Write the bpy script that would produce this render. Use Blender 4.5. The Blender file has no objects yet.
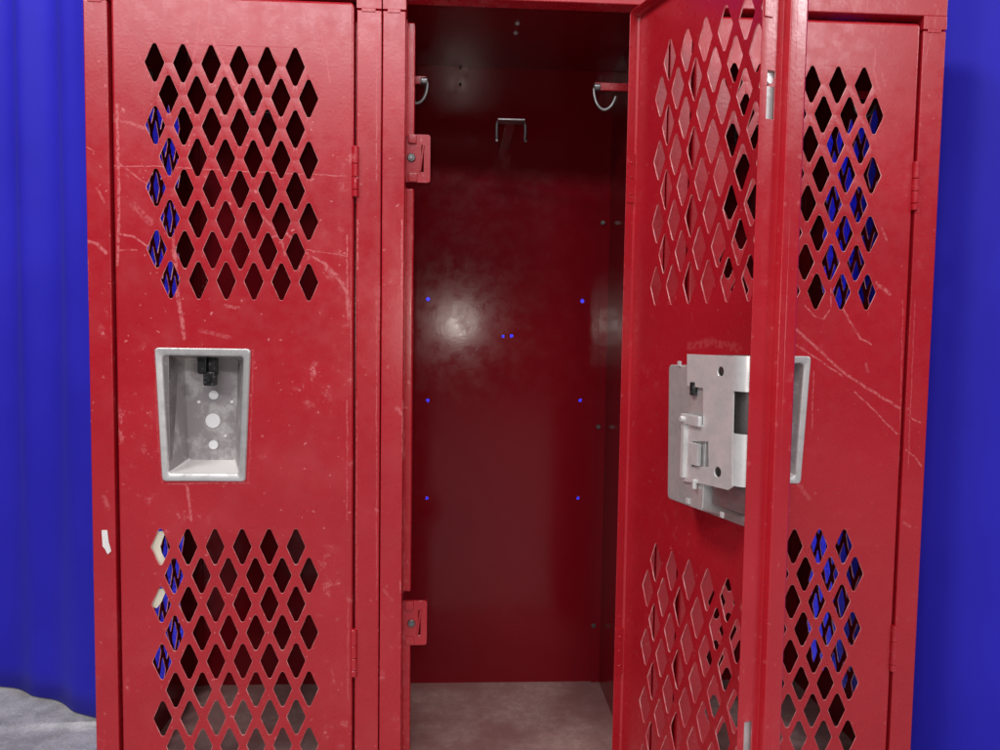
import bpy, bmesh, math, random
from mathutils import Vector, Matrix, Euler
from mathutils.geometry import tessellate_polygon
random.seed(7)
S = bpy.context.scene
C = S.collection

# ------------------------------------------------------------------ camera
CAM_LOC = Vector((-0.06733, -0.81173, -0.00692))
CAM_ROT = Euler((1.510204, -0.014798, -0.052706), 'XYZ')
FPX = 751.17
cd = bpy.data.cameras.new('camera')
cd.sensor_fit = 'HORIZONTAL'
cd.sensor_width = 36.0
cd.lens = FPX / 1000.0 * 36.0
cd.clip_start = 0.01
cd.clip_end = 100
cam = bpy.data.objects.new('camera', cd)
cam.location = CAM_LOC
cam.rotation_euler = CAM_ROT
C.objects.link(cam)
S.camera = cam

# ------------------------------------------------------------------ world and lamps
w = bpy.data.worlds.new('World')
S.world = w
w.use_nodes = True
bg = w.node_tree.nodes['Background']
bg.inputs[0].default_value = (0.80, 0.82, 1.0, 1)
bg.inputs[1].default_value = 0.04


def area(name, loc, target, sx, sy, power, col=(1, 1, 1), shape='RECTANGLE'):
    l = bpy.data.lights.new(name, 'AREA')
    l.shape = shape
    l.size = sx
    l.size_y = sy
    l.energy = power
    l.color = col
    o = bpy.data.objects.new(name, l)
    o.location = loc
    d = Vector(target) - Vector(loc)
    o.rotation_euler = d.to_track_quat('-Z', 'Y').to_euler()
    C.objects.link(o)
    return o


# ceiling lamp high above and in front of the lockers, and a row of ceiling tubes farther down the room
area('ceiling_lamp', (-1.05, -0.62, 1.35), (0.1, 0.0, -0.05), 0.45, 0.35, 14, (1.0, 0.97, 0.95))
area('front_ceiling_lamp', (0.15, -1.6, 1.95), (0.0, 0.0, -0.1), 0.8, 0.4, 15, (1.0, 0.97, 0.96))
area('far_ceiling_lamp', (-1.1, -4.2, 2.15), (0.0, 0.0, 0.2), 3.4, 0.28, 72, (1.0, 0.95, 1.0))
area('side_ceiling_lamp', (2.6, -1.4, 1.45), (0.3, 0.0, 0.2), 0.5, 0.4, 23, (1.0, 0.97, 1.0))
area('far_right_ceiling_lamp', (2.05, -4.2, 1.95), (0.2, 0.0, 0.25), 0.9, 0.30, 24, (1.0, 0.96, 1.0))
rl = area('rear_drape_fill', (0.0, 0.335, 1.35), (0.0, 0.55, 0.0), 0.3, 0.05, 11, (1.0, 0.98, 1.0))  # added unseen fill, brightens the drape behind the back panel holes
rl.data.spread = math.radians(44)
area('camera_flash', (-0.075, -0.815, 0.012), (-0.067, 0.3, -0.007), 0.025, 0.025, 0.75, (1.0, 0.95, 0.88), 'DISK')

S.view_settings.view_transform = 'Standard'
S.view_settings.look = 'None'
S.view_settings.exposure = 0.03
S.view_settings.gamma = 1
try:
    S.cycles.max_bounces = 10
    S.cycles.diffuse_bounces = 5
    S.cycles.sample_clamp_indirect = 6
except Exception:
    pass

# ------------------------------------------------------------------ measuring helpers (the front plane and the open door plane)
RM = CAM_ROT.to_matrix()


def ray(px, py):
    return RM @ Vector(((px - 500) / FPX, -(py - 375) / FPX, -1.0))


def FP(px, py, Y=0.0):
    d = ray(px, py)
    t = (Y - CAM_LOC.y) / d.y
    p = CAM_LOC + d * t
    return p.x, p.z


HINGE = Vector((0.11968, 0.00193, 0))
ANG = 0.31812
U = Vector((math.sin(ANG), -math.cos(ANG), 0))
N = Vector((-math.cos(ANG), -math.sin(ANG), 0))


def DP(px, py, d=0.0):
    """pixel -> (x, z) in the open door's own plane, x = -distance from the hinge edge"""
    r = ray(px, py)
    p0 = HINGE + N * d
    t = (p0 - CAM_LOC).dot(N) / r.dot(N)
    p = CAM_LOC + r * t
    return -(p - p0).dot(U), p.z


# ------------------------------------------------------------------ materials
class NT:
    def __init__(self, name):
        self.m = bpy.data.materials.new(name)
        self.m.use_nodes = True
        self.t = self.m.node_tree
        self.b = self.t.nodes['Principled BSDF']
        self.tc = self.n('ShaderNodeTexCoord').outputs['Object']

    def n(self, k, **kw):
        x = self.t.nodes.new(k)
        for a, v in kw.items():
            setattr(x, a, v)
        return x

    def put(self, sock, v):
        if hasattr(v, 'links'):
            self.t.links.new(v, sock)
        else:
            sock.default_value = v

    def math(self, op, a, b=0.0, c=0.0, clamp=False):
        x = self.n('ShaderNodeMath', operation=op, use_clamp=clamp)
        self.put(x.inputs[0], a)
        self.put(x.inputs[1], b)
        self.put(x.inputs[2], c)
        return x.outputs[0]

    def noise(self, scale, detail=3, rough=0.55, vec=None, out='Fac'):
        x = self.n('ShaderNodeTexNoise')
        self.put(x.inputs['Vector'], self.tc if vec is None else vec)
        x.inputs['Scale'].default_value = scale
        x.inputs['Detail'].default_value = detail
        x.inputs['Roughness'].default_value = rough
        return x.outputs[out]

    def scaled(self, s, off=(0, 0, 0)):
        x = self.n('ShaderNodeMapping')
        self.put(x.inputs[0], self.tc)
        x.inputs['Scale'].default_value = s
        x.inputs['Location'].default_value = off
        return x.outputs[0]

    def ramp(self, v, a, b, lo=0.0, hi=1.0):
        x = self.n('ShaderNodeMapRange', interpolation_type='SMOOTHSTEP')
        self.put(x.inputs[0], v)
        x.inputs[1].default_value = a
        x.inputs[2].default_value = b
        x.inputs[3].default_value = lo
        x.inputs[4].default_value = hi
        return x.outputs[0]

    def mix(self, f, a, b):
        x = self.n('ShaderNodeMix', data_type='RGBA')
        self.put(x.inputs[0], f)
        for s, v in ((x.inputs[6], a), (x.inputs[7], b)):
            self.put(s, v if hasattr(v, 'links') else (*v, 1) if len(v) == 3 else v)
        return x.outputs[2]

    def bump(self, h, strength, dist=0.001):
        x = self.n('ShaderNodeBump')
        x.inputs['Strength'].default_value = strength
        x.inputs['Distance'].default_value = dist
        self.put(x.inputs['Height'], h)
        self.put(self.b.inputs['Normal'], x.outputs[0])


def seg_group():
    g = bpy.data.node_groups.new('scratch', 'ShaderNodeTree')
    g.interface.new_socket('P', in_out='INPUT', socket_type='NodeSocketVector')
    g.interface.new_socket('A', in_out='INPUT', socket_type='NodeSocketVector')
    g.interface.new_socket('B', in_out='INPUT', socket_type='NodeSocketVector')
    g.interface.new_socket('W', in_out='INPUT', socket_type='NodeSocketFloat')
    g.interface.new_socket('K', in_out='INPUT', socket_type='NodeSocketFloat')
    g.interface.new_socket('M', in_out='OUTPUT', socket_type='NodeSocketFloat')
    gi = g.nodes.new('NodeGroupInput')
    go = g.nodes.new('NodeGroupOutput')

    def vm(op, a, b=None):
        x = g.nodes.new('ShaderNodeVectorMath')
        x.operation = op
        g.links.new(a, x.inputs[0])
        if b is not None:
            g.links.new(b, x.inputs[1])
        return x

    def mm(op, a, b, clamp=False):
        x = g.nodes.new('ShaderNodeMath')
        x.operation = op
        x.use_clamp = clamp
        for i, v in enumerate((a, b)):
            if isinstance(v, float):
                x.inputs[i].default_value = v
            else:
                g.links.new(v, x.inputs[i])
        return x.outputs[0]
    pa = vm('SUBTRACT', gi.outputs['P'], gi.outputs['A']).outputs[0]
    ba = vm('SUBTRACT', gi.outputs['B'], gi.outputs['A']).outputs[0]
    t = mm('DIVIDE', vm('DOT_PRODUCT', pa, ba).outputs['Value'], vm('DOT_PRODUCT', ba, ba).outputs['Value'], True)
    sc = g.nodes.new('ShaderNodeVectorMath')
    sc.operation = 'SCALE'
    g.links.new(ba, sc.inputs[0])
    g.links.new(t, sc.inputs[3])
    d = vm('LENGTH', vm('SUBTRACT', pa, sc.outputs[0]).outputs[0]).outputs['Value']
    mk = mm('SUBTRACT', 1.0, mm('DIVIDE', d, gi.outputs['W']), True)
    mk = mm('MULTIPLY', mk, 1.8, True)
    g.links.new(mm('MULTIPLY', mk, gi.outputs['K']), go.inputs[0])
    return g


SEG = seg_group()
RED = (0.43, 0.0085, 0.0185)
PINK = (0.66, 0.16, 0.17)


def paint(name, segs=(), wear=1.0, off=(0, 0, 0), rough=0.27, grain=0.12, dust=0.0, spec=0.7, base=(RED, (0.48, 0.0115, 0.0225))):
    """glossy red enamel, chipped, scuffed and scratched; segs = [(x0,z0,x1,z1,halfwidth,strength)]"""
    q = NT(name)
    p = q.scaled((1, 1, 1), off)
    big = q.noise(9, 4, 0.6, p)
    mid = q.noise(55, 5, 0.65, p)
    fine = q.noise(420, 3, 0.6, p)
    col = q.mix(q.ramp(big, 0.3, 0.75), base[0], base[1])
    # scuffed patches
    a = q.math('MULTIPLY', q.ramp(big, 0.50, 0.70), q.ramp(mid, 0.56, 0.64))
    a = q.math('MULTIPLY', a, q.ramp(fine, 0.36, 0.62))
    # tiny chips
    b = q.ramp(q.noise(150, 2, 0.5, p), 0.685, 0.725)
    haze = q.math('MULTIPLY', q.ramp(q.noise(16, 4, 0.6, p), 0.45, 0.75), 0.07)
    m = q.math('MULTIPLY', q.math('ADD', q.math('MULTIPLY', a, 0.75), q.math('MULTIPLY', b, 0.55)), wear)
    m = q.math('ADD', m, q.math('MULTIPLY', haze, wear), clamp=True)
    if segs:
        dn = q.n('ShaderNodeTexNoise')
        q.put(dn.inputs['Vector'], p)
        dn.inputs['Scale'].default_value = 70
        dn.inputs['Detail'].default_value = 3
        ds = q.n('ShaderNodeVectorMath', operation='MULTIPLY_ADD')
        q.put(ds.inputs[0], dn.outputs['Color'])
        ds.inputs[1].default_value = (0.0035, 0, 0.0035)
        ds.inputs[2].default_value = (-0.00175, 0, -0.00175)
        ad = q.n('ShaderNodeVectorMath', operation='ADD')
        q.put(ad.inputs[0], q.tc)
        q.put(ad.inputs[1], ds.outputs[0])
        fl = q.n('ShaderNodeVectorMath', operation='MULTIPLY')
        q.put(fl.inputs[0], ad.outputs[0])
        fl.inputs[1].default_value = (1, 0, 1)
        acc = None
        for (x0, z0, x1, z1, hw, k) in segs:
            g = q.n('ShaderNodeGroup', node_tree=SEG)
            q.put(g.inputs['P'], fl.outputs[0])
            g.inputs['A'].default_value = (x0, 0, z0)
            g.inputs['B'].default_value = (x1, 0, z1)
            g.inputs['W'].default_value = hw * 0.8
            g.inputs['K'].default_value = k * 0.85
            acc = g.outputs[0] if acc is None else q.math('MAXIMUM', acc, g.outputs[0])
        br = q.ramp(q.noise(260, 3, 0.7, q.scaled((1, 1, 0.8))), 0.40, 0.55, 0.12, 1.15)
        m = q.math('MAXIMUM', m, q.math('MULTIPLY', acc, br))
    m = q.math('MINIMUM', m, 1.0)
    col = q.mix(m, col, PINK)
    if dust:
        dm = q.math('MULTIPLY', q.ramp(q.noise(30, 5, 0.7, p), 0.35, 0.7), dust)
        col = q.mix(dm, col, (0.42, 0.26, 0.24))
    q.put(q.b.inputs['Base Color'], col)
    q.put(q.b.inputs['Roughness'], q.math('ADD', q.math('MULTIPLY', m, 0.25), q.ramp(mid, 0.2, 0.8, rough - 0.05, rough + 0.07)))
    q.b.inputs['Specular IOR Level'].default_value = spec
    q.bump(q.math('ADD', q.noise(330, 2, 0.5, p), q.math('MULTIPLY', q.noise(14, 2, 0.5, p), 2.0)), grain, 0.0006)
    return q.m


def metal(name, col, rough=0.35, dirt=0.3, met=0.85, sc=60):
    q = NT(name)
    n1 = q.noise(sc, 5, 0.65)
    n2 = q.noise(sc * 5, 3, 0.6)
    v = q.n('ShaderNodeTexVoronoi')
    q.put(v.inputs['Vector'], q.tc)
    v.inputs['Scale'].default_value = 120
    c = q.mix(q.ramp(n1, 0.35, 0.7), col, tuple(x * (1 - dirt) for x in col))
    c = q.mix(q.math('MULTIPLY', q.ramp(n2, 0.55, 0.75), 0.4), c, (0.62, 0.58, 0.54))
    q.put(q.b.inputs['Base Color'], c)
    q.b.inputs['Metallic'].default_value = met
    q.put(q.b.inputs['Roughness'], q.ramp(n1, 0.3, 0.75, rough, rough + 0.2))
    q.bump(q.math('ADD', n2, v.outputs['Distance']), 0.08, 0.0005)
    return q.m


M_edge = (lambda q: (q.put(q.b.inputs['Base Color'], q.mix(q.ramp(q.noise(90, 3), 0.4, 0.65), (0.60, 0.10, 0.11), (0.75, 0.34, 0.33))),
                     q.put(q.b.inputs['Roughness'], 0.34), q.m)[-1])(NT('worn_edge'))
M_galv = metal('galvanised_steel', (0.70, 0.70, 0.69), 0.36, 0.28, 0.6)
M_zinc = metal('bright_zinc', (0.82, 0.82, 0.81), 0.34, 0.20, 0.45)
M_house = metal('dull_housing_steel', (0.36, 0.33, 0.33), 0.35, 0.25, 0.85)
M_dark = metal('black_lock_steel', (0.035, 0.035, 0.037), 0.3, 0.3, 0.6)
M_wire = metal('hook_steel', (0.28, 0.28, 0.28), 0.28, 0.3, 0.9)
M_white = (lambda q: (q.put(q.b.inputs['Base Color'], q.mix(q.noise(300, 2), (0.75, 0.74, 0.71), (0.9, 0.9, 0.88))), q.m)[-1])(NT('white_scrap'))
M_cream = (lambda q: (q.put(q.b.inputs['Base Color'], q.mix(q.noise(250, 3), (0.72, 0.66, 0.50), (0.85, 0.80, 0.66))), q.m)[-1])(NT('cream_paper'))
M_disc = (lambda q: (q.put(q.b.inputs['Base Color'], q.mix(q.noise(200, 3), (0.72, 0.72, 0.72), (0.9, 0.9, 0.9))),
                     q.put(q.b.inputs['Roughness'], 0.5), q.m)[-1])(NT('dusty_rivet_white'))
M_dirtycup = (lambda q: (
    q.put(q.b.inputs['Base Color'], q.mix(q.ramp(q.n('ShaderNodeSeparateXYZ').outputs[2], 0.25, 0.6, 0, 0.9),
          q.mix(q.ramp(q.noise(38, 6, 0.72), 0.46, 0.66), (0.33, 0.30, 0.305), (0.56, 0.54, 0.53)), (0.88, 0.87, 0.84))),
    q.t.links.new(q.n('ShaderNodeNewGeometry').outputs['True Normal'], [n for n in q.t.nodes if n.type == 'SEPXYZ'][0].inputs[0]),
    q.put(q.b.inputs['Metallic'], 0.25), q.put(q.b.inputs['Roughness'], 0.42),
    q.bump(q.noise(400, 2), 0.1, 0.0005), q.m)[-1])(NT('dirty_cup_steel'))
M_floor_in = (lambda q: (
    q.put(q.b.inputs['Base Color'], q.mix(q.ramp(q.noise(11, 5, 0.65), 0.36, 0.62), (0.36, 0.18, 0.17),
          q.mix(q.ramp(q.noise(70, 5, 0.7), 0.35, 0.7), (0.42, 0.26, 0.24), q.mix(q.ramp(q.noise(300, 2, 0.5), 0.64, 0.70), (0.56, 0.37, 0.345), (0.14, 0.06, 0.055))))),
    q.put(q.b.inputs['Roughness'], 0.62), q.bump(q.noise(160, 4, 0.7), 0.3, 0.0006), q.m)[-1])(NT('dusty_shelf_paint'))
M_inner = paint('shaded_interior_red', wear=0.04, off=(3, 1, 2), rough=0.15, grain=0.07, spec=0.30, base=((0.20, 0.0040, 0.0095), (0.21, 0.0045, 0.0105)))  # same red enamel; darkened base carries the shade inside the lockers


def blue_cloth():
    q = NT('blue_drape_cloth')
    wv = q.noise(900, 2, 0.5)
    q.put(q.b.inputs['Base Color'], q.mix(q.ramp(q.noise(5, 3), 0.3, 0.7), (0.021, 0.017, 0.47), (0.027, 0.022, 0.54)))
    q.b.inputs['Roughness'].default_value = 0.62
    q.b.inputs['Sheen Weight'].default_value = 0.08
    q.b.inputs['Sheen Tint'].default_value = (0.35, 0.35, 1, 1)
    q.b.inputs['Specular IOR Level'].default_value = 0.2
    q.bump(q.math('ADD', wv, q.math('MULTIPLY', q.noise(7, 2), 1.5)), 0.12, 0.001)
    return q.m


def concrete():
    q = NT('concrete')
    c = q.mix(q.ramp(q.noise(16, 6, 0.7), 0.35, 0.66), (0.36, 0.35, 0.335), (0.62, 0.61, 0.585))
    c = q.mix(q.math('MULTIPLY', q.ramp(q.noise(170, 4, 0.7), 0.5, 0.7), 0.5), c, (0.62, 0.61, 0.59))
    c = q.mix(q.ramp(q.noise(420, 2, 0.5), 0.64, 0.70), c, (0.16, 0.155, 0.15))
    c = q.mix(q.ramp(q.noise(330, 2, 0.5, q.scaled((1, 1, 1), (4, 2, 0))), 0.66, 0.72), c, (0.75, 0.74, 0.71))
    q.put(q.b.inputs['Base Color'], c)
    q.b.inputs['Roughness'].default_value = 0.8
    q.bump(q.math('ADD', q.noise(60, 5, 0.7), q.noise(260, 3, 0.7)), 0.5, 0.002)
    return q.m


# ------------------------------------------------------------------ mesh helpers
ZG = -0.60        # ground height


def link(name, verts, faces, mats, parent=None, fm=None, smooth=True, loc=None, wn=True):
    me = bpy.data.meshes.new(name)
    me.from_pydata([tuple(v) for v in verts], [], faces)
    if not isinstance(mats, (list, tuple)):
        mats = [mats]
    for m in mats:
        me.materials.append(m)
    if fm:
        me.polygons.foreach_set('material_index', fm)
    bm = bmesh.new()
    bm.from_mesh(me)
    bmesh.ops.remove_doubles(bm, verts=bm.verts, dist=1e-6)
    bmesh.ops.recalc_face_normals(bm, faces=bm.faces)
    bm.to_mesh(me)
    bm.free()
    if smooth:
        me.polygons.foreach_set('use_smooth', [True] * len(me.polygons))
        me.set_sharp_from_angle(angle=math.radians(40))
    me.update()
    o = bpy.data.objects.new(name, me)
    C.objects.link(o)
    if parent:
        o.parent = parent
    if loc:
        o.location = loc
    if smooth and wn:
        md = o.modifiers.new('wn', 'WEIGHTED_NORMAL')
        md.keep_sharp = True
    return o


class G:
    """collects geometry of one mesh"""
    def __init__(self):
        self.v, self.f, self.m = [], [], []

    def add(self, vs, fs, mi=0):
        k = len(self.v)
        self.v += [Vector(x) for x in vs]
        self.f += [tuple(i + k for i in f) for f in fs]
        self.m += [mi] * len(fs)

    def box(self, x0, x1, y0, y1, z0, z1, r=0.0, seg=2, mi=0, M=None):
        bm = bmesh.new()
        bmesh.ops.create_cube(bm, size=1)
        for v in bm.verts:
            v.co = Vector(((x0 + x1) / 2 + v.co.x * (x1 - x0), (y0 + y1) / 2 + v.co.y * (y1 - y0), (z0 + z1) / 2 + v.co.z * (z1 - z0)))
        if r:
            bmesh.ops.bevel(bm, geom=bm.edges[:] + bm.verts[:], offset=r, segments=seg, profile=0.5, affect='EDGES')
        self.bm(bm, mi, M)

    def bm(self, bm, mi=0, M=None):
        if M:
            bmesh.ops.transform(bm, matrix=M, verts=bm.verts)
        bm.verts.index_update()
        self.add([v.co.copy() for v in bm.verts], [[v.index for v in f.verts] for f in bm.faces], mi)
        bm.free()

    def cyl(self, a, b, r, n=16, r2=None, mi=0, cap=True, rb=0.0):
        a, b = Vector(a), Vector(b)
        r2 = r if r2 is None else r2
        d = (b - a).normalized()
        t = d.orthogonal().normalized()
        u = d.cross(t)
        L = (b - a).length
        rings = [(0, r - rb), (rb, r), (L - rb, r2), (L, r2 - rb)] if rb else [(0, r), (L, r2)]
        vs = []
        for (h, rr) in rings:
            for i in range(n):
                an = 2 * math.pi * i / n
                vs.append(a + d * h + (t * math.cos(an) + u * math.sin(an)) * rr)
        fs = []
        for k in range(len(rings) - 1):
            for i in range(n):
                j = (i + 1) % n
                fs.append((k * n + i, k * n + j, (k + 1) * n + j, (k + 1) * n + i))
        if cap:
            fs.append(tuple(range(n)))
            fs.append(tuple(range((len(rings) - 1) * n, len(rings) * n)))
        self.add(vs, fs, mi)

    def tube(self, pts, r, n=10, mi=0):
        pts = [Vector(p) for p in pts]
        rings = []
        prev = None
        for i, p in enumerate(pts):
            d = (pts[min(i + 1, len(pts) - 1)] - pts[max(i - 1, 0)]).normalized()
            t = d.orthogonal().normalized() if prev is None else (prev - d * prev.dot(d)).normalized()
            prev = t
            u = d.cross(t)
            rings.append([p + (t * math.cos(2 * math.pi * k / n) + u * math.sin(2 * math.pi * k / n)) * r for k in range(n)])
        vs = [v for rg in rings for v in rg]
        fs = []
        for i in range(len(rings) - 1):
            for k in range(n):
                j = (k + 1) % n
                fs.append((i * n + k, i * n + j, (i + 1) * n + j, (i + 1) * n + k))
        fs.append(tuple(range(n)))
        fs.append(tuple(range((len(rings) - 1) * n, len(rings) * n)))
        self.add(vs, fs, mi)

    def flat(self, loops, mapf, mi=0):
        """triangulated flat region; loops of 2-D points (first = outline), mapf(x, z) -> 3-D"""
        pts = [p for lp in loops for p in lp]
        tris = tessellate_polygon([[Vector((p[0], p[1], 0)) for p in lp] for lp in loops])
        self.add([mapf(*p) for p in pts], [tuple(t) for t in tris], mi)

    def strip(self, la, lb, mi=0, closed=True):
        n = len(la)
        k = n if closed else n - 1
        self.add(list(la) + list(lb), [(i, (i + 1) % n, n + (i + 1) % n, n + i) for i in range(k)], mi)

    def sheet(self, outer, holes, y0, y1, mapf=None, mi=0, me=1, cham=0.0005, outer_wall=True):
        """flat sheet y0..y1 with holes, chamfered at both faces; holes' walls take material me"""
        mapf = mapf or (lambda x, y, z: Vector((x, y, z)))
        s = 1 if y1 > y0 else -1
        big = [grow(h, cham) for h in holes]
        self.flat([outer] + big, lambda x, z: mapf(x, y0, z), mi)
        self.flat([outer] + big, lambda x, z: mapf(x, y1, z), mi)
        for h, b in zip(holes, big):
            c = min(cham, abs(y1 - y0) * 0.45)
            L = [[mapf(x, y0, z) for x, z in b], [mapf(x, y0 + s * c, z) for x, z in h],
                 [mapf(x, y1 - s * c, z) for x, z in h], [mapf(x, y1, z) for x, z in b]]
            for i in range(3):
                self.strip(L[i], L[i + 1], me)
        if outer_wall:
            self.strip([mapf(x, y0, z) for x, z in outer], [mapf(x, y1, z) for x, z in outer], mi)

    def out(self, name, mats, parent=None, **kw):
        return link(name, self.v, self.f, mats, parent, self.m, **kw)


def grow(lp, g):
    cx = sum(p[0] for p in lp) / len(lp)
    cz = sum(p[1] for p in lp) / len(lp)
    o = []
    for x, z in lp:
        d = math.hypot(x - cx, z - cz)
        k = (d + g) / d
        o.append((cx + (x - cx) * k, cz + (z - cz) * k))
    return o


def diamond(cx, cz, w=0.0196, h=0.0402, r=0.0024):
    """diamond with rounded corners"""
    tip = r * (1 / math.sin(math.atan2(w, h)) - 1)
    c = [(0, h / 2 + tip), (w / 2 + 0.0004, 0), (0, -h / 2 - tip), (-w / 2 - 0.0004, 0)]
    pts = []
    for i in range(4):
        p = Vector(c[i])
        a = (Vector(c[i - 1]) - p).normalized()
        b = (Vector(c[(i + 1) % 4]) - p).normalized()
        half = math.acos(max(-1, min(1, a.dot(b)))) / 2
        rr = r if i % 2 == 0 else r * 0.9
        t = rr / math.tan(half)
        ctr = p + (a + b).normalized() * rr / math.sin(half)
        s, e = p + a * t, p + b * t
        v0, v1 = s - ctr, e - ctr
        a0 = math.atan2(v0.y, v0.x)
        a1 = math.atan2(v1.y, v1.x)
        da = (a1 - a0 + math.pi) % (2 * math.pi) - math.pi
        n = 5 if i % 2 == 0 else 3
        for k in range(n):
            an = a0 + da * k / (n - 1)
            pts.append((cx + ctr.x + rr * math.cos(an), cz + ctr.y + rr * math.sin(an)))
    return pts


def circle(cx, cz, r, n=14):
    return [(cx + r * math.cos(2 * math.pi * i / n), cz + r * math.sin(2 * math.pi * i / n)) for i in range(n)]


def rrect(x0, x1, z0, z1, r, inset=0.0, n=4, skew=0.0):
    """rounded rectangle; inset keeps the vertex count so loops can be bridged; skew narrows the bottom"""
    x0 += inset
    x1 -= inset
    z0 += inset
    z1 -= inset
    r = max(r - inset, 0.0002)
    p = []
    for (cx, cz, a0) in ((x1 - r, z1 - r, 0), (x0 + r, z1 - r, 90), (x0 + r, z0 + r, 180), (x1 - r, z0 + r, 270)):
        for k in range(n + 1):
            a = math.radians(a0 + 90 * k / n)
            p.append((cx + r * math.cos(a), cz + r * math.sin(a)))
    if skew:
        cx = (x0 + x1) / 2
        p = [(cx + (x - cx) * (1 - skew * (z1 - z) / (z1 - z0)), z) for x, z in p]
    return p


def hole_rows(z_top, rows, xs, pitch, first_odd=True):
    hs = []
    for i in range(rows):
        odd = (i % 2 == 0)
        for x in xs[0 if odd else 1]:
            hs.append(diamond(x, z_top - pitch * i))
    return hs


UP_Z, LO_Z, UP_P, LO_P = 0.2633, -0.2455, 0.0319, 0.0317


def mark(o, label=None, cat=None, group=None, kind=None):
    if label:
        o['label'] = label
    if cat:
        o['category'] = cat
    if group:
        o['group'] = group
    if kind:
        o['kind'] = kind
    return o


# ------------------------------------------------------------------ door (own space: x = -distance from hinge edge, y = inward depth)
DW, ZB, ZT = 0.2480, -0.532, 0.3315
XO = [-(0.0611 + 0.0287 * k) for k in range(6)]
XE = [-(0.0472 + 0.0287 * k) for k in range(6)]
# recessed cup outlines
CUP = dict(x0=-0.2080, x1=-0.1080, z0=-0.1738, z1=-0.0315)


def cup_loop(inset, dz_bottom=0.0, extra=0.0, dz_top=0.0, ex1=0.0):
    x0, x1, z0, z1 = CUP['x0'] + inset, CUP['x1'] - inset, CUP['z0'] + inset + dz_bottom, CUP['z1'] - inset + dz_top
    return rrect(x0 + extra, x1 - extra - ex1, z0, z1, 0.004, 0, 3, skew=0.125)


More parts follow.
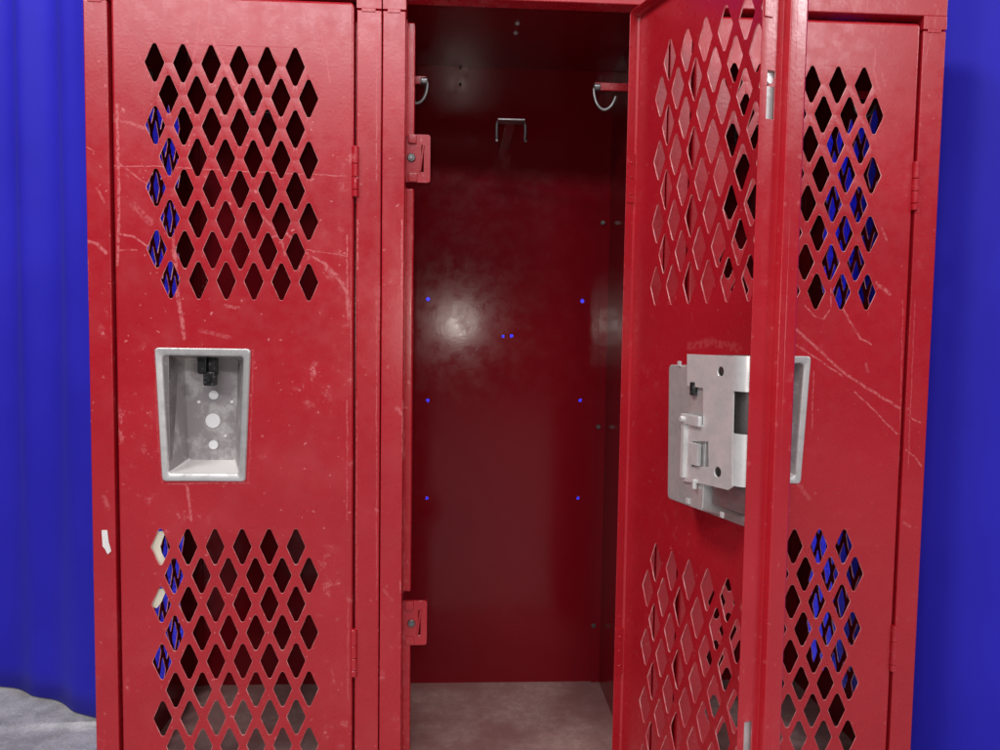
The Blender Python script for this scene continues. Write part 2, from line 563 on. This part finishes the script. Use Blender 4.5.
def build_door(parent, mat, name='door'):
    g = G()
    r = 0.0030
    T = 0.0012
    FD = 0.012
    outl = lambda ins: rrect(-DW, 0.0, ZB, ZT, 0.0045, ins)
    holes = hole_rows(UP_Z, 8, (XO, XE), UP_P) + hole_rows(LO_Z, 8, (XO, XE), LO_P)
    cuph = cup_loop(0.0012)
    # front and back of the sheet
    big = [grow(h, 0.0005) for h in holes]
    o0 = outl(r)
    g.flat([o0] + big + [cuph], lambda x, z: Vector((x, 0, z)))
    g.flat([o0] + big + [cuph], lambda x, z: Vector((x, T, z)))
    for h, b in zip(holes, big):
        L = [[Vector((x, 0, z)) for x, z in b], [Vector((x, 0.0004, z)) for x, z in h],
             [Vector((x, T - 0.0004, z)) for x, z in h], [Vector((x, T, z)) for x, z in b]]
        for i in range(3):
            g.strip(L[i], L[i + 1], 1)
    g.strip([Vector((x, 0, z)) for x, z in cuph], [Vector((x, T, z)) for x, z in cuph], 1)
    # rolled edge and flange
    prof = [(r, 0)]
    for k in range(1, 5):
        a = math.radians(90 * k / 4)
        prof.append((r - r * math.sin(a), r - r * math.cos(a)))
    prof += [(0, FD - 0.0004), (0.0004, FD), (T - 0.0003, FD), (T, FD - 0.0004), (T, r), (r, T)]
    loops = [[Vector((x, y, z)) for x, z in outl(i)] for i, y in prof]
    for a, b in zip(loops, loops[1:]):
        g.strip(a, b, 0)
    d = g.out(name, [mat, M_edge], parent)

    # deep latch-side edge: stepped flange with slots for the strikes, lock bar behind it
    g = G()
    za, zb = ZB + 0.012, ZT - 0.003
    sw = 0.2405
    slots = [rrect(0.0240, 0.0318, z0, z1, 0.0006, 0, 2) for z0, z1 in ((0.1575, 0.1940), (0.2485, 0.2900), (-0.3600, -0.3200), (-0.47, -0.43))]
    g.sheet([(0.0192, za), (0.0375, za), (0.0375, zb), (0.0192, zb)], slots, -sw, -sw + 0.0012,
            mapf=lambda dd, X, z: Vector((X, dd, z)), me=1, cham=0.0003, outer_wall=False)
    prof = [(0.2478, 0.0100), (0.2478, 0.0166), (0.2475, 0.0175), (0.2468, 0.0180), (0.2418, 0.0180), (0.2409, 0.0183), (sw, 0.0192)]
    prof2 = [(sw, 0.0375), (sw - 0.0003, 0.0379), (sw - 0.0009, 0.0379), (sw - 0.0012, 0.0375)]
    prof3 = [(sw - 0.0012, 0.0192), (sw - 0.0012, 0.0168), (0.2466, 0.0168), (0.2466, 0.0100)]
    for P in (prof, prof2, prof3):
        g.strip([Vector((-q, y, za)) for q, y in P], [Vector((-q, y, zb)) for q, y in P], 0, closed=False)
    g.box(-sw - 0.0010, -sw + 0.0002, 0.0290, 0.0370, 0.2330, 0.2480, 0.0003)
    ch = g.out('latch_edge', [mat, M_edge], d)
    g = G()
    g.box(-0.2380, -0.2362, 0.0205, 0.0325, za + 0.02, 0.1830, 0.0005)
    g.box(-0.2380, -0.2362, 0.0225, 0.0320, 0.1900, zb - 0.005, 0.0005)
    g.cyl((-0.2365, 0.0280, 0.1875), (-0.2392, 0.0280, 0.1875), 0.0030, 12)
    g.out('lock_bar', M_galv, d)

    # recessed cup with a flat bevelled rim
    g = G()
    L = [(cup_loop(-0.0002), -0.0002), (cup_loop(0.0002), -0.0012), (cup_loop(0.0012), -0.0019), (cup_loop(0.0060), -0.0009), (cup_loop(0.0075), -0.0001),
         (cup_loop(0.0080), 0.0010), (cup_loop(0.0125, 0.0035, 0.0040, 0, 0.0085), 0.0395)]
    rings = [[Vector((x, y, z)) for x, z in lp] for lp, y in L]
    for i in range(len(rings) - 1):
        g.strip(rings[i], rings[i + 1], 0 if i < 5 else 1)
    g.flat([L[-1][0]], lambda x, z: Vector((x, 0.0395, z)), 1)
    L2 = [(cup_loop(0.0002), 0.0014), (cup_loop(0.0060), 0.0026), (cup_loop(0.0112, 0.0035, 0.0040, 0.0062, 0.0090), 0.0396), (cup_loop(0.0120, 0.0035, 0.0040, 0.0062, 0.0095), 0.0405)]
    rings = [[Vector((x, y, z)) for x, z in lp] for lp, y in L2]
    for i in range(len(rings) - 1):
        g.strip(rings[i], rings[i + 1], 0)
    g.flat([L2[-1][0]], lambda x, z: Vector((x, 0.0405, z)), 0)
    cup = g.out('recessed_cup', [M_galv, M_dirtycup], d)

    def CP(px, py, y):
        """pixel on the shut left door -> door space at depth y"""
        X, z = FP(px, py, y)
        return X + 0.305 - 0.1235, z
    for (px, py, rad) in ((213.7, 395, 0.0052), (213.0, 420.8, 0.0082), (213.5, 444.8, 0.0052), (199, 402, 0.0018), (232, 402, 0.0019), (225.5, 436, 0.0014)):
        x, z = CP(px, py, 0.039)
        g = G()
        g.cyl((x, 0.0396, z), (x, 0.0376, z), rad, 24, rb=0.0004)
        g.out('rivet', M_disc, d)
    g = G()
    xa, zA = CP(202, 352, 0.030)
    xb, zB = CP(211, 372, 0.030)
    xc, zC = CP(218.5, 375, 0.030)
    xe, zE = CP(207, 385, 0.030)
    g.box(xa, xb, 0.014, 0.030, zB, zA, 0.0010)
    g.box(xb + 0.0008, xc, 0.018, 0.031, zC, zA, 0.0009)
    g.box(xe, xc, 0.016, 0.028, zE, zB + 0.001, 0.0018)
    g.cyl(((xe + xc) / 2, 0.013, (zE + zB) / 2), ((xe + xc) / 2, 0.020, (zE + zB) / 2), 0.0028, 14)
    g.out('padlock_hasp', M_dark, d)

    # lock housing beside the cup shell, and the latch plate, seen from inside
    g = G()
    hx, hz = DP(745.5, 518, 0.04)
    hx = max(hx, -0.2388)
    hx0 = DP(711.6, 500, 0.0352)[0]
    hz1 = DP(751, 357, 0.04)[1]
    g.box(hx, hx0, 0.0014, 0.0352, hz, hz1, 0.0008)
    g.out('lock_housing', [M_house], d)
    g = G()
    D1 = 0.0430
    px = [(687, 354), (733, 356), (733, 391), (732, 434), (732, 487), (728, 490), (703, 484), (682, 481),
          (682, 425), (703, 425), (703, 388), (687, 386)]
    poly = [DP(a, b, D1) for a, b in px]
    win = [DP(a, b, D1) for a, b in ((691.5, 441.5), (708, 441.5), (708.5, 467), (691, 466.5))]
    h1 = circle(*DP(720.5, 371.5, D1), 0.0040)
    h2 = circle(*DP(717.5, 472, D1), 0.0044)
    T1 = 0.0016
    g.sheet(poly[::-1], [win, h1, h2], D1, D1 - T1, me=0, cham=0.0003)
    # curved ears that bend down onto the latch edge
    xs = DP(733, 356, D1)[0]
    for ya, yb in ((355.5, 391), (433.5, 486)):
        z1 = DP(733, ya, D1)[1]
        z0 = DP(733, yb, D1)[1]
        a0, a1 = [], []
        n = 8
        ln = -xs
        for k in range(n + 1):
            t = math.radians(78 * k / n)
            R0 = 0.2392 - ln
            a0.append((xs - R0 * math.sin(t) / math.sin(math.radians(78)), D1 - 0.0075 * (1 - math.cos(t)) / (1 - math.cos(math.radians(78)))))
        ring = a0 + [(x + 0.0008, y - T1) for x, y in a0[::-1]]
        ring[-1] = (ring[-1][0] - 0.0008, ring[-1][1])
        g.strip([Vector((x, y, z0)) for x, y in ring], [Vector((x, y, z1)) for x, y in ring])
        m = len(ring)
        for zz in (z0, z1):
            g.add([Vector((x, y, zz)) for x, y in ring], [(i, i + 1, m - 2 - i, m - 1 - i) for i in range(n)])
    wx, wz = DP(691.5, 441.5, D1)
    wx2, wz2 = DP(700, 466.5, D1)
    g.box(wx2, wx, D1 - 0.0008, D1 + 0.0030, wz2 + 0.0004, wz - 0.0004, 0.0004)
    g.out('latch_plate', M_zinc, d)
    g = G()
    a = DP(684, 413, D1)
    b = DP(702, 427, D1)
    g.box(b[0], a[0], D1 - 0.001, D1 + 0.0040, b[1], a[1], 0.0012)
    g.box(DP(686.5, 427, D1)[0], a[0], D1 - 0.0005, D1 + 0.0028, DP(686, 478, D1)[1], b[1] + 0.001, 0.0005)
    g.cyl((a[0] - 0.004, D1 + 0.0035, (a[1] + b[1]) / 2), (a[0] - 0.004, D1 + 0.0065, (a[1] + b[1]) / 2), 0.0026, 12, rb=0.0005)
    e = DP(695, 483, D1)
    g.cyl((e[0], D1 + 0.0005, e[1] + 0.003), (e[0], D1 + 0.0005, e[1] - 0.005), 0.0022, 10, rb=0.0004)
    g.out('release_catch', M_zinc, d)
    g = G()
    a = DP(694, 389, 0.0415)
    g.cyl((a[0], 0.0410, a[1] + 0.006), (a[0], 0.0410, a[1] - 0.0055), 0.0040, 14, rb=0.0008)
    g.out('rubber_bumper', M_dark, d)
    for (qx, qy) in ((688, 503), (722.5, 517), (680, 363.5)):
        g = G()
        x, z = DP(qx, qy, 0.0405)
        if qy > 400:
            z += 0.002
        g.box(x - 0.0022, x + 0.0022, 0.0400, 0.0420, z - 0.0026, z + 0.0022, 0.0006)
        g.out('cup_clip', M_zinc, d)

    # hinges: knuckles on the hinge edge, leaf riveted to the flange
    for zc in (0.1572, -0.3635):
        g = G()
        cuts = [0.0266, 0.0080, -0.0058, -0.0190, -0.0266]
        for a, b in zip(cuts, cuts[1:]):
            g.cyl((0.0019, -0.0004, zc + b + 0.00025), (0.0019, -0.0004, zc + a - 0.00025), 0.0036, 16, rb=0.0005)
        h = g.out('hinge', mat, d)
        g = G()
        g.box(-0.0026, -0.0010, 0.0018, 0.0112, zc - 0.026, zc + 0.026, 0.0003)
        g.out('hinge_leaf', mat, d)
        for dz in (-0.0165, 0.001, 0.0165):
            g = G()
            g.cyl((-0.0024, 0.0066, zc + dz), (-0.0036, 0.0066, zc + dz), 0.0017, 10, rb=0.0004)
            g.out('rivet', mat, d)
    return d


# ------------------------------------------------------------------ locker
HW = 0.1525
DEP = 0.2995
TOP = 0.374


def build_locker(cx, label, fmat, dmat, imat, open_door=False, hooks=True):
    root = bpy.data.objects.new('locker', None)
    root.location = (cx, 0, ZG)
    root.empty_display_size = 0.05
    C.objects.link(root)
    mark(root, label, 'locker', 'red steel lockers standing side by side')
    up = (0, 0, -ZG)

    def fin(g, name, mats, **kw):
        return g.out(name, mats, root, loc=up, **kw)
    W = HW - 0.0005
    # face frame: two stiles, their inner lips, a sill
    g = G()
    g.box(-W, -0.1280, 0.0, 0.018, -0.58, 0.3240, 0.0013, 3)
    g.box(0.1262, W, 0.0, 0.018, -0.58, 0.3240, 0.0013, 3)
    for z0, z1 in ((0.1990, 0.3225), (-0.3040, 0.1455), (-0.55, -0.357)):
        g.box(-0.1290, -0.1197, 0.0235, 0.0360, z0, z1, 0.0020, 3)
        g.box(-0.1290, -0.1276, 0.0170, 0.0240, z0, z1)
    g.box(0.1185, 0.1261, 0.0165, 0.0285, -0.55, 0.319, 0.0022, 3)
    g.box(-0.1279, 0.1261, 0.0005, 0.018, -0.58, -0.540, 0.0013, 3)
    fin(g, 'frame', [fmat])
    # header with its corner tabs lapping over the stiles
    g = G()
    g.box(-W, W, -0.0006, 0.020, 0.3390, TOP, 0.0012, 3)
    for a, b in ((-W, -0.1275), (0.1258, W)):
        w4 = (b - a) / 5
        g.box(a, b, -0.0006, 0.0195, 0.3250, 0.3396, 0.0006, 2)
        g.box(a + w4, b - w4 * 1.2, -0.0006, 0.0190, 0.3215, 0.3256, 0.0005, 2)
    g.box(-0.1268, 0.1250, 0.0202, 0.0215, 0.3398, TOP - 0.004)
    fin(g, 'header', [fmat])
    # side panels (the outer ones are perforated; build the pattern where the photo shows it)
    ys = ([0.0800 + 0.0287 * k for k in range(7)], [0.0656 + 0.0287 * k for k in range(7)])
    for sx in (-1, 1):
        outer = (sx < 0 and cx < -0.2) or (sx > 0 and cx > 0.2)
        holes = (hole_rows(UP_Z, 8, ys, UP_P) + hole_rows(LO_Z, 8, ys, LO_P)) if outer else []
        g = G()
        X = sx * (HW - 0.0006)
        out = [(0.019, -0.58), (DEP, -0.58), (DEP, TOP), (0.019, TOP)]
        g.sheet(out, holes, X, X - sx * 0.0011, mapf=lambda a, y, z: Vector((y, a, z)), me=1, cham=0.0004)
        # return flanges at the back corner
        g.box(min(X, X - sx * 0.014), max(X, X - sx * 0.014), DEP - 0.0030, DEP - 0.0018, -0.56, TOP - 0.004, 0.0003)
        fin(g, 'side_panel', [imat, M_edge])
    # back panel with real bolt holes
    g = G()
    hs = []
    if open_door:
        for x, z, rr in ((-0.115, 0.036, 0.0030), (0.113, 0.037, 0.0030), (-0.114, -0.113, 0.0028), (0.113, -0.111, 0.0028), (-0.114, -0.260, 0.0026),
                         (0.113, -0.259, 0.0026), (-0.004, -0.017, 0.0024), (0.0085, -0.016, 0.0028)):
            hs.append(circle(x, z, rr, 12))
    g.sheet([(-W + 0.002, -0.58), (W - 0.002, -0.58), (W - 0.002, TOP), (-W + 0.002, TOP)], hs, DEP, DEP + 0.0010, me=0, cham=0.0003)
    # folded joint high on the back panel
    g.box(-0.148, 0.140, DEP - 0.0005, DEP - 0.0002, 0.3345, 0.3565)
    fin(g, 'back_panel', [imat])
    # bottom and top
    g = G()
    g.box(-W + 0.0003, W - 0.0003, 0.0185, DEP + 0.0005, -0.5447, -0.5430)
    fin(g, 'bottom_shelf', [M_floor_in])
    g = G()
    g.box(-W + 0.0003, W - 0.0003, 0.0205, DEP + 0.0016, TOP - 0.0035, TOP - 0.0020, 0.0004)
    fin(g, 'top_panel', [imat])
    # strikes that catch the lock bar, on the latch side jamb
    SY = 0.0240
    for xr, yt, yb, yc in ((430.2, 134.5, 182.5, 158), (426.8, 600.5, 645, 623)):
        zt, zb_, zc = FP(420, yt, SY)[1], FP(420, yb, SY)[1], FP(420, yc, SY)[1]
        xr = FP(xr, yc, SY)[0]
        zm = (zt + zb_) / 2
        g = G()
        slot = rrect(xr - 0.0098, xr - 0.0070, zm - 0.0145, zm + 0.0145, 0.0008, 0, 2)
        g.sheet(rrect(-0.1290, xr, zb_, zt, 0.0028, 0, 3), [slot], SY, SY + 0.0016, me=1, cham=0.0005)
        g.box(-0.1262, xr - 0.0150, SY - 0.0035, SY + 0.0002, zt - 0.0100, zt - 0.0004, 0.0012)
        g.box(-0.1262, xr - 0.0140, SY - 0.0024, SY + 0.0002, zb_ + 0.0004, zb_ + 0.0100, 0.0012)
        g.box(xr - 0.0013, xr - 0.0001, SY + 0.0005, SY + 0.0120, zb_ + 0.002, zt - 0.002, 0.0005)
        Mt = Matrix.Translation((xr - 0.0090, SY - 0.0006, zm)) @ Matrix.Rotation(math.radians(7), 4, 'Y')
        g.box(-0.0010, 0.0010, -0.0020, 0.0012, -0.014, 0.015, 0.0006, M=Mt)
        st = fin(g, 'door_strike', [fmat, M_edge])
        g = G()
        bx = FP(411.5, yc, SY)[0]
        g.cyl((bx, SY + 0.0002, zc), (bx, SY - 0.0025, zc), 0.0044, 18, rb=0.0008)
        g.cyl((bx, SY - 0.0024, zc), (bx, SY - 0.0042, zc), 0.0024, 12, rb=0.0004)
        g.out('bolt', M_wire, st)
    # hooks: two on the side walls, one double hook under the top
    for sx in (-1, 1):
        g = G()
        HY = 0.065
        tip, hz = FP(427, 80, HY) if sx < 0 else FP(594, 86, HY)
        wall = sx * (HW - 0.0020)
        g.box(min(wall, tip + sx * 0.001), max(wall, tip + sx * 0.001), HY, HY + 0.004, hz - 0.0045, hz + 0.0045, 0.0010)
        g.box(min(wall, wall - sx * 0.003), max(wall, wall - sx * 0.003), HY - 0.006, HY + 0.010, hz - 0.014, hz + 0.014, 0.0010)
        hk = fin(g, 'coat_hook', [fmat])
        g = G()
        g.cyl((tip + sx * 0.007, HY - 0.002, hz - 0.002), (tip - sx * 0.001, HY - 0.002, hz - 0.002), 0.0042, 14, rb=0.001)
        pts = [(tip + sx * (0.0120 - 0.0125 * math.cos(math.radians(12 * k))), HY - 0.003 - 0.0006 * k,
                hz - 0.004 - 0.021 * math.sin(math.radians(13 * k)) - 0.0005 * k) for k in range(14)]
        g.tube(pts, 0.0017, 8)
        g.out('hook_wire', M_wire, hk)
    g = G()
    g.box(-0.0235, 0.0105, 0.140, 0.160, 0.2535, 0.2560, 0.0008)
    for x in (-0.0245, 0.0115):
        pts = [(x + (0.002 if x < 0 else -0.002), 0.150, 0.2548), (x, 0.149, 0.250), (x, 0.147, 0.240), (x - (0.001 if x > 0 else 0), 0.144, 0.2300), (x, 0.140, 0.2285)]
        g.tube(pts, 0.0016, 8)
    for zz in (-0.0115, 0.0015):
        g.cyl((-0.0065 + zz, 0.150, 0.256), (-0.0065 + zz, 0.150, 0.2572), 0.003, 12, rb=0.0004)
    hk = fin(g, 'ceiling_hook', [M_wire])
    g = G()
    g.box(-0.0130, 0.0000, 0.1550, DEP - 0.0006, 0.2540, 0.2552, 0.0004)
    g.box(-0.0130, 0.0000, DEP - 0.0020, DEP - 0.0003, 0.2450, 0.2700, 0.0005)
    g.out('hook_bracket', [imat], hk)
    # bolt heads inside
    for (x, y, z, ax) in ((0.1400, 0.2955, 0.152, 1), (0.1405, 0.2955, -0.150, 1), (0.1400, 0.2955, -0.454, 1), (-0.0715, 0.2985, 0.3690, 1), (-0.0715, 0.2960, 0.3455, 1)):
        g = G()
        g.cyl((x, y + 0.001, z), (x, y - 0.0022, z), 0.0034 if x > 0 else 0.0018, 12, rb=0.0006)
        fin(g, 'bolt', [M_wire if x > 0 else M_dark])
    for y in (0.135, 0.165):
        g = G()
        g.cyl((-0.0015, y, 0.3708), (-0.0015, y, 0.3675), 0.0030, 12, rb=0.0008)
        fin(g, 'bolt', [M_galv])
    d = build_door(root, dmat)
    if open_door:
        d.location = (HINGE.x, HINGE.y, -ZG)
        d.rotation_euler = (0, 0, math.pi / 2 + ANG)
        d['label'] = 'open door swung out, inner side with latch plate showing'
    else:
        d.location = (0.1235, 0.0004, -ZG)
    return root


def segs_front(cx, lst, door=True):
    o = []
    ox = cx + (0.1235 if door else 0)
    for pts, hw, k in lst:
        q = [FP(*p) for p in pts]
        for (xa, za), (xb, zb) in zip(q, q[1:]):
            o.append((xa - ox, za, xb - ox, zb, hw, k))
    return o


def segs_door(lst, d=0.0):
    o = []
    for pts, hw, k in lst:
        q = [DP(p[0], p[1], p[2] if len(p) > 2 else d) for p in pts]
        for (xa, za), (xb, zb) in zip(q, q[1:]):
            o.append((xa, za, xb, zb, hw, k))
    return o


LEFT = [([(202, 4), (198, 30), (195, 52)], 0.0022, 0.7), ([(207, 3), (203, 30), (193, 58), (184, 84)], 0.0020, 0.55), ([(206, 22), (216, 48), (229, 76), (246, 108)], 0.0026, 0.75),
        ([(174, 250), (177, 290), (184, 338)], 0.0034, 0.8), ([(171, 210), (174, 250)], 0.0025, 0.5), ([(117, 105), (118, 160), (119, 210), (117, 265)], 0.0024, 0.75),
        ([(86, 166), (150, 166), (240, 171), (347, 176)], 0.0009, 0.8), ([(119, 163), (135, 175), (150, 186)], 0.0012, 0.7), ([(120, 234), (134, 237), (147, 246)], 0.0018, 0.8),
        ([(118, 250), (136, 250)], 0.0015, 0.6), ([(266, 240), (285, 232), (305, 252), (325, 264)], 0.0022, 0.7), ([(325, 264), (337, 276), (347, 292), (349, 318)], 0.0034, 0.65),
        ([(306, 249), (345, 256)], 0.0008, 0.7), ([(305, 10), (311, 37), (310, 56)], 0.0010, 0.6), ([(317, 17), (325, 50), (330, 82)], 0.0012, 0.7), ([(187, 484), (191, 520)], 0.0026, 0.7),
        ([(113, 120), (130, 123), (147, 129)], 0.0028, 0.5), ([(347, 235), (347, 290)], 0.0012, 0.8), ([(347, 400), (347, 520)], 0.0011, 0.6), ([(155, 350), (157, 420), (162, 482)], 0.0022, 0.3),
        ([(166, 484), (248, 483)], 0.0016, 0.5), ([(253, 350), (251, 420), (248, 482)], 0.0016, 0.25), ([(133, 205), (150, 222)], 0.0060, 0.35), ([(225, 306), (240, 308)], 0.0030, 0.5),
        ([(216, 480), (236, 482), (250, 483)], 0.0020, 0.4), ([(348, 600), (348, 700)], 0.0010, 0.5), ([(262, 215), (281, 238), (285, 255)], 0.0022, 0.5), ([(200, 330), (230, 338)], 0.0035, 0.35)]
LFRAME = [([(86, 241), (97, 244), (106, 253)], 0.0030, 0.8), ([(84, 145), (94, 152)], 0.0010, 0.7), ([(97, 188), (104, 202)], 0.0020, 0.6), ([(87, 240), (88, 300)], 0.0012, 0.8),
          ([(376.5, 20), (376.5, 180)], 0.0010, 0.6), ([(376.5, 300), (376.5, 600)], 0.0009, 0.5), ([(357.5, 220), (357.5, 270)], 0.0012, 0.8), ([(356.5, 400), (356.5, 600)], 0.0009, 0.5),
          ([(104, 497), (108, 508)], 0.0040, 0.45)]
MFRAME = [([(402, 220), (402, 300)], 0.0014, 0.8), ([(402.5, 400), (402.5, 460)], 0.0010, 0.8), ([(396, 408), (401, 414)], 0.0035, 0.5), ([(400, 580), (400, 592)], 0.0012, 0.8),
          ([(384, 590), (392, 600)], 0.0030, 0.3), ([(402.5, 500), (402.5, 740)], 0.0008, 0.5)]
RIGHT = [([(805, 305), (814, 316), (824, 319), (831, 308), (831, 288)], 0.0014, 0.7), ([(840, 300), (850, 322), (861, 339), (871, 344)], 0.0018, 0.7), ([(877, 283), (890, 294)], 0.0030, 0.75),
         ([(797, 330), (815, 346), (845, 374), (872, 391), (900, 408)], 0.0024, 0.7), ([(797, 345), (822, 362), (842, 376)], 0.0016, 0.6), ([(855, 392), (873, 409), (897, 434)], 0.0013, 0.75),
         ([(876, 48), (874, 70), (880, 92)], 0.0015, 0.7), ([(882, 72), (885, 86)], 0.0014, 0.6), ([(814, 372), (812, 430)], 0.0012, 0.5), ([(882, 228), (887, 240)], 0.0020, 0.5),
         ([(866, 363), (868, 372)], 0.0020, 0.5), ([(799, 484), (810, 500)], 0.0040, 0.35), ([(903, 300), (898, 560)], 0.0009, 0.5)]
RFRAME = [([(908, 415), (914, 420), (921, 423)], 0.0012, 0.8), ([(906, 450), (914, 456), (921, 466)], 0.0014, 0.75), ([(925, 60), (938, 10)], 0.0012, 0.4), ([(915, 300), (908, 470)], 0.0008, 0.5),
          ([(904, 523), (910, 526)], 0.0025, 0.5)]
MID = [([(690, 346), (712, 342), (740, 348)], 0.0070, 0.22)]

fl = paint('red_paint_left_frame', segs_front(-0.305, LFRAME, False), 1.2, (0, 0, 0))
fm_ = paint('red_paint_middle_frame', segs_front(0, MFRAME, False), 1.2, (2, 0, 5))
fr = paint('red_paint_right_frame', segs_front(0.305, RFRAME, False), 0.6, (7, 0, 1))
dl = paint('red_paint_left_door', segs_front(-0.305, LEFT), 1.5, (0.4, 0, 0.13))
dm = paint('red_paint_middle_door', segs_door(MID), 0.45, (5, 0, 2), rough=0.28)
dr = paint('red_paint_right_door', segs_front(0.305, RIGHT), 0.55, (9, 0, 4))

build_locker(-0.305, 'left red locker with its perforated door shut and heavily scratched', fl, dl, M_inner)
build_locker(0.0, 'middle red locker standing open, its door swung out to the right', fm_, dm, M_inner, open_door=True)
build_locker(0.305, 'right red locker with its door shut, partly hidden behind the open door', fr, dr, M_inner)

# scrap of white tape on the left stile
g = G()
pts = [FP(x, y) for x, y in ((102, 530), (107.5, 530), (109, 542), (111.5, 551), (108, 554), (105.5, 549), (103, 546))]
g.flat([pts], lambda x, z: Vector((x, -0.0010, z)))
g.flat([pts], lambda x, z: Vector((x, -0.0003, z)))
g.strip([Vector((x, -0.0010, z)) for x, z in pts], [Vector((x, -0.0003, z)) for x, z in pts])
t = g.out('tape_scrap', [M_white], smooth=False)
mark(t, 'torn scrap of white tape stuck to the outer left stile', 'tape')

# torn cream paper behind the lower holes of the left door
g = G()
pts = [FP(x, y, 0.0040) for x, y in ((150, 531), (166, 531), (163, 539), (160.5, 546), (162, 553), (166, 560), (167, 566), (158, 570), (157, 588), (167, 589), (164, 596), (161.5, 602), (157, 608), (150, 606))]
g.flat([pts], lambda x, z: Vector((x, 0.0034, z)))
g.flat([pts], lambda x, z: Vector((x, 0.0038, z)))
g.strip([Vector((x, 0.0034, z)) for x, z in pts], [Vector((x, 0.0038, z)) for x, z in pts])
t = g.out('paper_scrap', [M_cream], smooth=False)
mark(t, 'torn cream paper showing through the first lower holes of the left door', 'paper')

# ------------------------------------------------------------------ blue drape behind and beside the lockers
key = [(-2.2, 1.05), (-1.5, 0.74), (-1.05, 0.53), (-0.81, 0.42), (-0.70, 0.368), (-0.61, 0.318), (-0.545, 0.315), (-0.50, 0.36), (-0.42, 0.50), (0.0, 0.62), (0.40, 0.52),
       (0.497, 0.35), (0.505, 0.20), (0.53, 0.10), (0.62, 0.06), (0.95, 0.04), (1.4, -0.02), (2.2, -0.15)]


def catmull(P, t):
    i = int(t)
    i = min(i, len(P) - 2)
    u = t - i
    p0, p1, p2, p3 = P[max(i - 1, 0)], P[i], P[i + 1], P[min(i + 2, len(P) - 1)]
    return tuple(0.5 * ((2 * b) + (-a + c) * u + (2 * a - 5 * b + 4 * c - d) * u * u + (-a + 3 * b - 3 * c + d) * u ** 3) for a, b, c, d in zip(p0, p1, p2, p3))


NU, NV = 620, 50
pp = [Vector((*catmull(key, (len(key) - 1) * i / NU), 0)) for i in range(NU + 1)]
vs, fs = [], []
for i, p in enumerate(pp):
    d = (pp[min(i + 1, NU)] - pp[max(i - 1, 0)]).normalized()
    n = Vector((d.y, -d.x, 0))
    x = p.x
    for j in range(NV + 1):
        v = j / NV
        z = ZG + 0.002 + v * 2.1
        wob = 0.006 * math.sin(2.1 * z + 3 * x)
        am = 1.0 if x < -0.45 else 0.22
        f = 0.0
        for c0, wd, hh in ((-0.815, 0.024, 0.014), (-0.77, 0.03, -0.010), (-0.735, 0.022, 0.012), (-0.690, 0.028, -0.012), (-0.645, 0.022, 0.010), (-0.595, 0.022, 0.010), (-0.88, 0.02, 0.014), (-0.96, 0.03, 0.016), (-1.08, 0.03, 0.02)):
            f += hh * math.exp(-((x + wob - c0) / wd) ** 2) * (0.35 + 0.65 * min(1, max(0, (z + 0.45) * 1.5)))
        if x > 0.45:
            f += 0.004 * math.sin(9 * x + 1.2 * z) + 0.0015 * math.sin(31 * x - 2.2 * z)
        if x < -1.1 or x > 1.1:
            f += 0.02 * math.sin(28 * x)
        f += am * 0.0012 * math.sin(23 * x + 4 * z)
        q = p + n * f
        vs.append((q.x, q.y, z))
for i in range(NU):
    for j in range(NV):
        a = i * (NV + 1) + j
        fs.append((a, a + NV + 1, a + NV + 2, a + 1))
cur = link('curtain', vs, fs, [blue_cloth()], wn=False)
md = cur.modifiers.new('thickness', 'SOLIDIFY')
md.thickness = 0.0012
mark(cur, 'royal blue cloth drape hanging to the floor behind and beside the lockers', 'curtain')

# ------------------------------------------------------------------ concrete floor
g = G()
g.box(-6, 6, -6, 6, ZG - 0.05, ZG - 0.0005)
fo = g.out('floor', [concrete()], smooth=False)
mark(fo, kind='structure')
